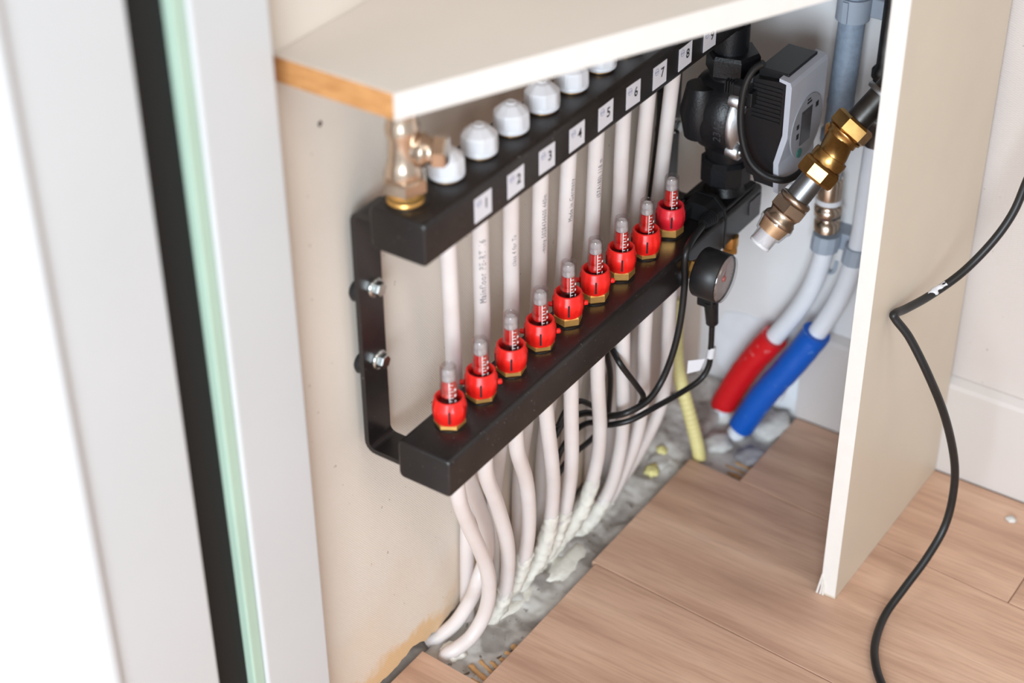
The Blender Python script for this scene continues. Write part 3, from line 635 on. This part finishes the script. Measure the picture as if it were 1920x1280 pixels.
loc_(MB().lathe([(.0152, 0), (.0152, .006)], f0+fd.normalized()*.044, fd, 22), o1).build('white_ring', whiteplastic, s1)
gb, gt = at(1566, 262, y=y0), at(1606, -20, y=y0)
col_ = tag(empty('riser_pipe', gb), 'grey ribbed vertical pipe behind the pump on the back wall', 'pipe')
gdv = gt-gb; gl = gdv.length
loc_(MB().lathe([(.0125, -.060), (.0125, -.004), (.0170, 0), (.0170, .012), (.0145, .014), (.0145, .045), (.0150, .046), (.0150, .050), (.0145, .051), (.0145, gl+.13)], gb, gdv, 28), tuple(gb)).build('pipe', plain('ribbed_grey_pipe', (136, 150, 168), .5, var=.12, scale=160, bump=.6), col_)
cc_ = gb+gdv.normalized()*(gl*.89)
loc_(MB().lathe([(.0185, -.013), (.0185, .013)], cc_, gdv, 26).box((cc_.x-.004, cc_.y-.021, cc_.z-.012), (cc_.x+.002, cc_.y-.010, cc_.z+.012)), tuple(gb)).build('pipe_clip', clipgrey, col_)
loc_(MB().box((cc_.x+.004, cc_.y+.004, cc_.z-.010), (cc_.x+.034, YW, cc_.z+.012), bev=.002), tuple(gb)).build('wall_mount', clipgrey, col_)
c2 = at(1605, 476, y=y0); collar(s2, o2, c2, L2[3]-L2[2], .0150, .022, clipgrey)
k0, k1 = at(1641, 262, y=y0), at(1668, 60, y=y0); kd = k1-k0
loc_(MB().lathe([(.0120, -.006), (.0120, .02), (.0145, .022), (.0145, .030), (.0110, .032), (.0110, .075), (.0135, .077), (.0135, .085), (.0095, .09), (.0095, .20)], k0, kd, 20), o2).build('riser', darksteel, s2)
tag(MB().tube([at(1535, 606, y=.628), at(1500, 660, y=.626), at(1470, 712, y=.624), at(1455, 745, y=.62)], .0085, 14).build('thin_pipe', multi), 'thin pale pipe lying between the red and the blue sleeve', 'pipe')
hk = at(1559, 500, y=YW-.001); tag(MB().tube([hk+Vector((.006, 0, .010)), hk+Vector((.005, -.004, -.002)), hk+Vector((0, -.004, -.006)), hk+Vector((-.005, -.003, -.001))], .0022, 8).build('wall_hook', clipgrey), 'small grey hook on the back wall beside the white pipes', 'hook')
ty = [at(1452, 318, y=.60), at(1470, 340, y=.59), at(1500, 346, y=.585), at(1528, 330, y=.59), at(1520, 372, y=.585), at(1490, 378, y=.59), at(1462, 352, y=.60)]
tag(MB().tube(ty, .0018, 8, res=8).build('loose_wire', whiteplastic), 'loose white wire curled below the pump head', 'wire')

# ------------------------------------------------------------------ diagonal brass and steel filling branch
fb = tag(empty('filling_branch', at(1590, 240, y=.48)), 'steel pipe branch with brass elbow and clear capped end pointing at the viewer', 'pipe fitting'); fO = tuple(at(1590, 240, y=.48))
def fp(mb, name, mats, par=None): return loc_(mb, fO).build(name, mats, par or fb)
q0 = at(1672, 158, y=.515); q1 = at(1588, 248, y=.480); q2 = at(1553, 300, y=.455); q3 = at(1423, 459, y=.398)
d1 = (q1-q0).normalized(); d2 = (q3-q2).normalized(); l1 = (q1-q0).length; l2_ = (q3-q2).length
fp(MB().lathe([(.0130, -.04), (.0130, l1)], q0, d1, 24), 'steel_pipe', darksteel)
fp(MB().lathe([(.017, 0), (.0185, .003), (.017, .006)], q0+d1*.010, d1, 26), 'zinc_ring', steel)
fp(MB().hexnut(q1-d1*.016, d1, .0225, .018, rot=.4).lathe([(.0195, .018), (.0195, .020), (.0175, .021), (.0175, .026)], q1-d1*.016, d1, 30), 'union_nut', oldbrass)
el = [q1-d1*.002, q1+d1*.010, q2-d2*.012+d1*.004, q2-d2*.004]
fp(MB().tube(el, .0155, 22, res=6).lathe([(.0185, 0), (.0190, .004), (.0185, .012), (.0175, .013), (.0175, .015)], q2-d2*.006, d2, 28).box(tuple(q1+d1*.006-Vector((.019, .003, .003))), tuple(q1+d1*.006+Vector((-.008, .003, .010)))), 'elbow', oldbrass)
fp(MB().hexnut(q2+d2*.006, d2, .0225, .018, seg=8, rot=.2, ch=.08), 'elbow_nut', oldbrass)
T = l2_
fp(MB().lathe([(.0130, .012), (.0130, T*.50)], q2, d2, 26), 'steel_nipple', steel)
fp(MB().lathe([(.0160, T*.44), (.0178, T*.455), (.0178, T*.485), (.0165, T*.495)], q2, d2, 28).hexnut(q2+d2*T*.49, d2, .0202, T*.13, rot=.1).lathe([(.0165, T*.62), (.0150, T*.655), (.0178, T*.69), (.0182, T*.735), (.0150, T*.74)], q2, d2, 26), 'valve_body', plain('nickel_brass', (186, 168, 150), .3, 1, var=.12))
fp(MB().lathe([(.0186, T*.715), (.0190, T*.74), (.0186, T*.765), (.0172, T*.775), (.0150, T*.87), (.0124, T*.885), (.0120, T*.985)], q2, d2, 30, cap=False), 'clear_cap', clear)
fp(MB().lathe([(.0160, T*.74), (.0135, T*.85)], q2, d2, 24), 'inner_seat', plain('pale_brass', (214, 178, 140), .35, .7, var=.1))
fp(MB().lathe([(.0108, T*.85), (.0112, T*.96), (.0122, T*.975), (.0118, T), (.0052, T), (.0046, T*.985), (.0020, T*.985)], q2, d2, 26), 'white_stopper', whiteplastic)

# ------------------------------------------------------------------ loose cable over the side panel
k = Vector((.2548, .3985, .2815))
rc = [at(1990, 190, y=.56), at(1955, 270, y=.555), at(1925, 340, y=.55), at(1900, 398, y=.54), at(1862, 452, y=.525), at(1805, 510, y=.50), at(1745, 553, y=.465), at(1700, 578, y=.425), at(1678, 588, y=.402), at(1679, 598, y=.400), at(1706, 634, y=.405), at(1742, 706, y=.412), at(1772, 782, y=.425), at(1789, 860, y=.44), at(1788, 920, y=.445), at(1772, 985, y=.44), at(1738, 1045, y=.415), at(1695, 1103, y=.385), at(1660, 1152, z=ZF+.010), at(1642, 1200, z=ZF+.006), at(1641, 1240, z=ZF+.0055), at(1655, 1285, z=ZF+.0055), at(1690, 1340, z=ZF+.0055)]
rup = [rc[0]+Vector((.075, .06, 1.0)), rc[0]+Vector((.07, .06, .5)), rc[0]+Vector((.045, .045, .17))]
rco = tag(MB().tube(rup+rc, .0045, 14, res=8).build('power_cable', rubber), 'thick black cable hanging against the side panel and snaking over the floor', 'cable')
pa = [rc[5].lerp(rc[6], t) for t in (.35, .55, .8, 1)]
MB().tube([p+Vector((-.0002, -.0007, .0012)) for p in spline(rc[5:8], 8)[4:10]], lambda t: .0030+.0008*math.sin(t*3.1), 8, res=4, wob=.8).build('paint_smear', whiteplastic, rco)

# ------------------------------------------------------------------ debris
def lump(name, c, r, mat, seed, label, cat, group=None, flat=.6):
    import bmesh
    bm = bmesh.new(); bmesh.ops.create_icosphere(bm, subdivisions=3, radius=1)
    vs = []
    for v in bm.verts:
        n_ = v.co.normalized(); q = 1+.35*mnoise.noise(n_*1.6+Vector((seed, 0, 0)))+.14*mnoise.noise(n_*5+Vector((0, seed, 0)))
        vs.append((n_.x*q*r[0], n_.y*q*r[1], n_.z*q*r[2]))
    fs = [[v.index for v in f.verts] for f in bm.faces]; bm.free()
    return tag(MB().add(vs, fs, 0, True).build(name, mat, loc=c), label, cat, group)
lump('foam_lump', at(1239, 845, z=-.080), (.008, .007, .006), crumb, 1, 'yellowish foam lump with a dark underside nearest the yellow conduit', 'debris', 'foam lumps')
lump('foam_lump', at(1222, 882, z=-.080), (.009, .010, .006), crumb, 2, 'pale yellow foam lump lying beside the grey cut floor edge', 'debris', 'foam lumps')
lump('plaster_lump', at(1445, 800, z=-.083), (.026, .030, .013), plaster, 3, 'largest white plaster lump right of the blue sleeve foot', 'debris', 'plaster lumps')
lump('plaster_lump', at(1412, 860, z=-.086), (.022, .017, .011), plain('grey_stone', (150, 148, 154), .7, var=.1, bump=.5), 4, 'smooth grey stone lump in the floor notch', 'debris', 'plaster lumps')
lump('plaster_lump', at(1352, 775, z=-.085), (.020, .016, .009), plaster, 5, 'white plaster lump under the red sleeve foot', 'debris', 'plaster lumps')
lump('plaster_lump', at(1345, 830, z=-.086), (.018, .020, .009), plaster, 6, 'pale plaster lump between the yellow conduit and the blue sleeve', 'debris', 'plaster lumps')
lump('plaster_lump', at(1250, 800, z=-.083), (.022, .020, .010), plaster, 8, 'grey white plaster lump left of the yellow conduit', 'debris', 'plaster lumps')
lump('plaster_lump', at(1232, 870, z=-.085), (.014, .022, .008), plaster, 9, 'flat white plaster lump between the two foam lumps', 'debris', 'plaster lumps')
lump('plaster_lump', at(850, 1222, z=-.084), (.013, .013, .009), mortarcoat, 10, 'white plaster dab at the end of the nearest pipe', 'debris', 'plaster lumps')
lump('plaster_crumb', at(1896, 973, z=ZF+.002), (.006, .005, .003), plaster, 11, 'small grey plaster crumb on the floor by the skirting', 'debris')
lump('plaster_lump', at(960, 1130, z=-.090), (.020, .045, .007), mortarcoat, 12, 'long ridge of white mortar beside the mortared pipes', 'debris', 'plaster lumps')
lump('plaster_lump', at(1060, 1060, z=-.090), (.016, .050, .007), mortarcoat, 13, 'second ridge of white mortar under the far mortared pipes', 'debris', 'plaster lumps')
# white filler on the back wall behind the sleeves
mb = MB(); k = 36; cpt = at(1455, 640, y=YW-.0015)
vs = [(cpt.x-.005, YW-.0018, cpt.z-.02)]
for j in range(k):
    a = 2*math.pi*j/k; r = 1+.25*mnoise.noise((math.cos(a)*2, math.sin(a)*2, 7))
    vs.append((cpt.x-.005+.078*r*math.cos(a), YW-.0018, cpt.z-.028+.062*r*math.sin(a)))
vs += [(x, YW+.0005, z) for x, y, z in vs]
mb.add(vs, [(0, 1+j, 1+(j+1) % k) for j in range(k)]+[(1+j, k+2+j, k+2+(j+1) % k, 1+(j+1) % k) for j in range(k)])
tag(mb.build('filler_patch', plain('white_filler', (232, 235, 240), .7, var=.03, bump=.4)), 'bright white filler patch on the back wall behind the red sleeve', 'filler')
# corrugated fibre underlay showing in the gaps
def underlay(name, cx, cy, nx, L_, label, ang):
    e_ = tag(empty(name, (cx, cy, -.0905)), label, 'underlay', 'fibre underlay')
    e_.rotation_euler.z = ang
    for j in range(nx): MB().tube([(-L_/2+random.uniform(-.008, .012), j*.0105-nx*.005+random.uniform(-.002, .002), .002), (0, j*.0105-nx*.005+random.uniform(-.001, .002), .0026), (L_/2, j*.0105-nx*.005, .002)], random.uniform(.0018, .0036), 10, res=8, wob=.6).build('rib', fibre, e_)
    MB().box((-L_/2, -nx*.005-.006, -.0005), (L_/2, nx*.0055, .0010)).build('backing', plain('underlay_backing_'+name, (98, 84, 72), .9), e_)
c = at(1397, 882, z=-.086); underlay('underlay_sheet', c.x+.012, c.y, 5, .060, 'brown ribbed underlay showing in the floor notch by the yellow conduit', SK)
c = at(965, 1235, z=-.086); underlay('underlay_sheet', c.x+.006, c.y-.01, 9, .050, 'brown ribbed underlay along the cut floor edge near the nearest pipe', SK-.3)
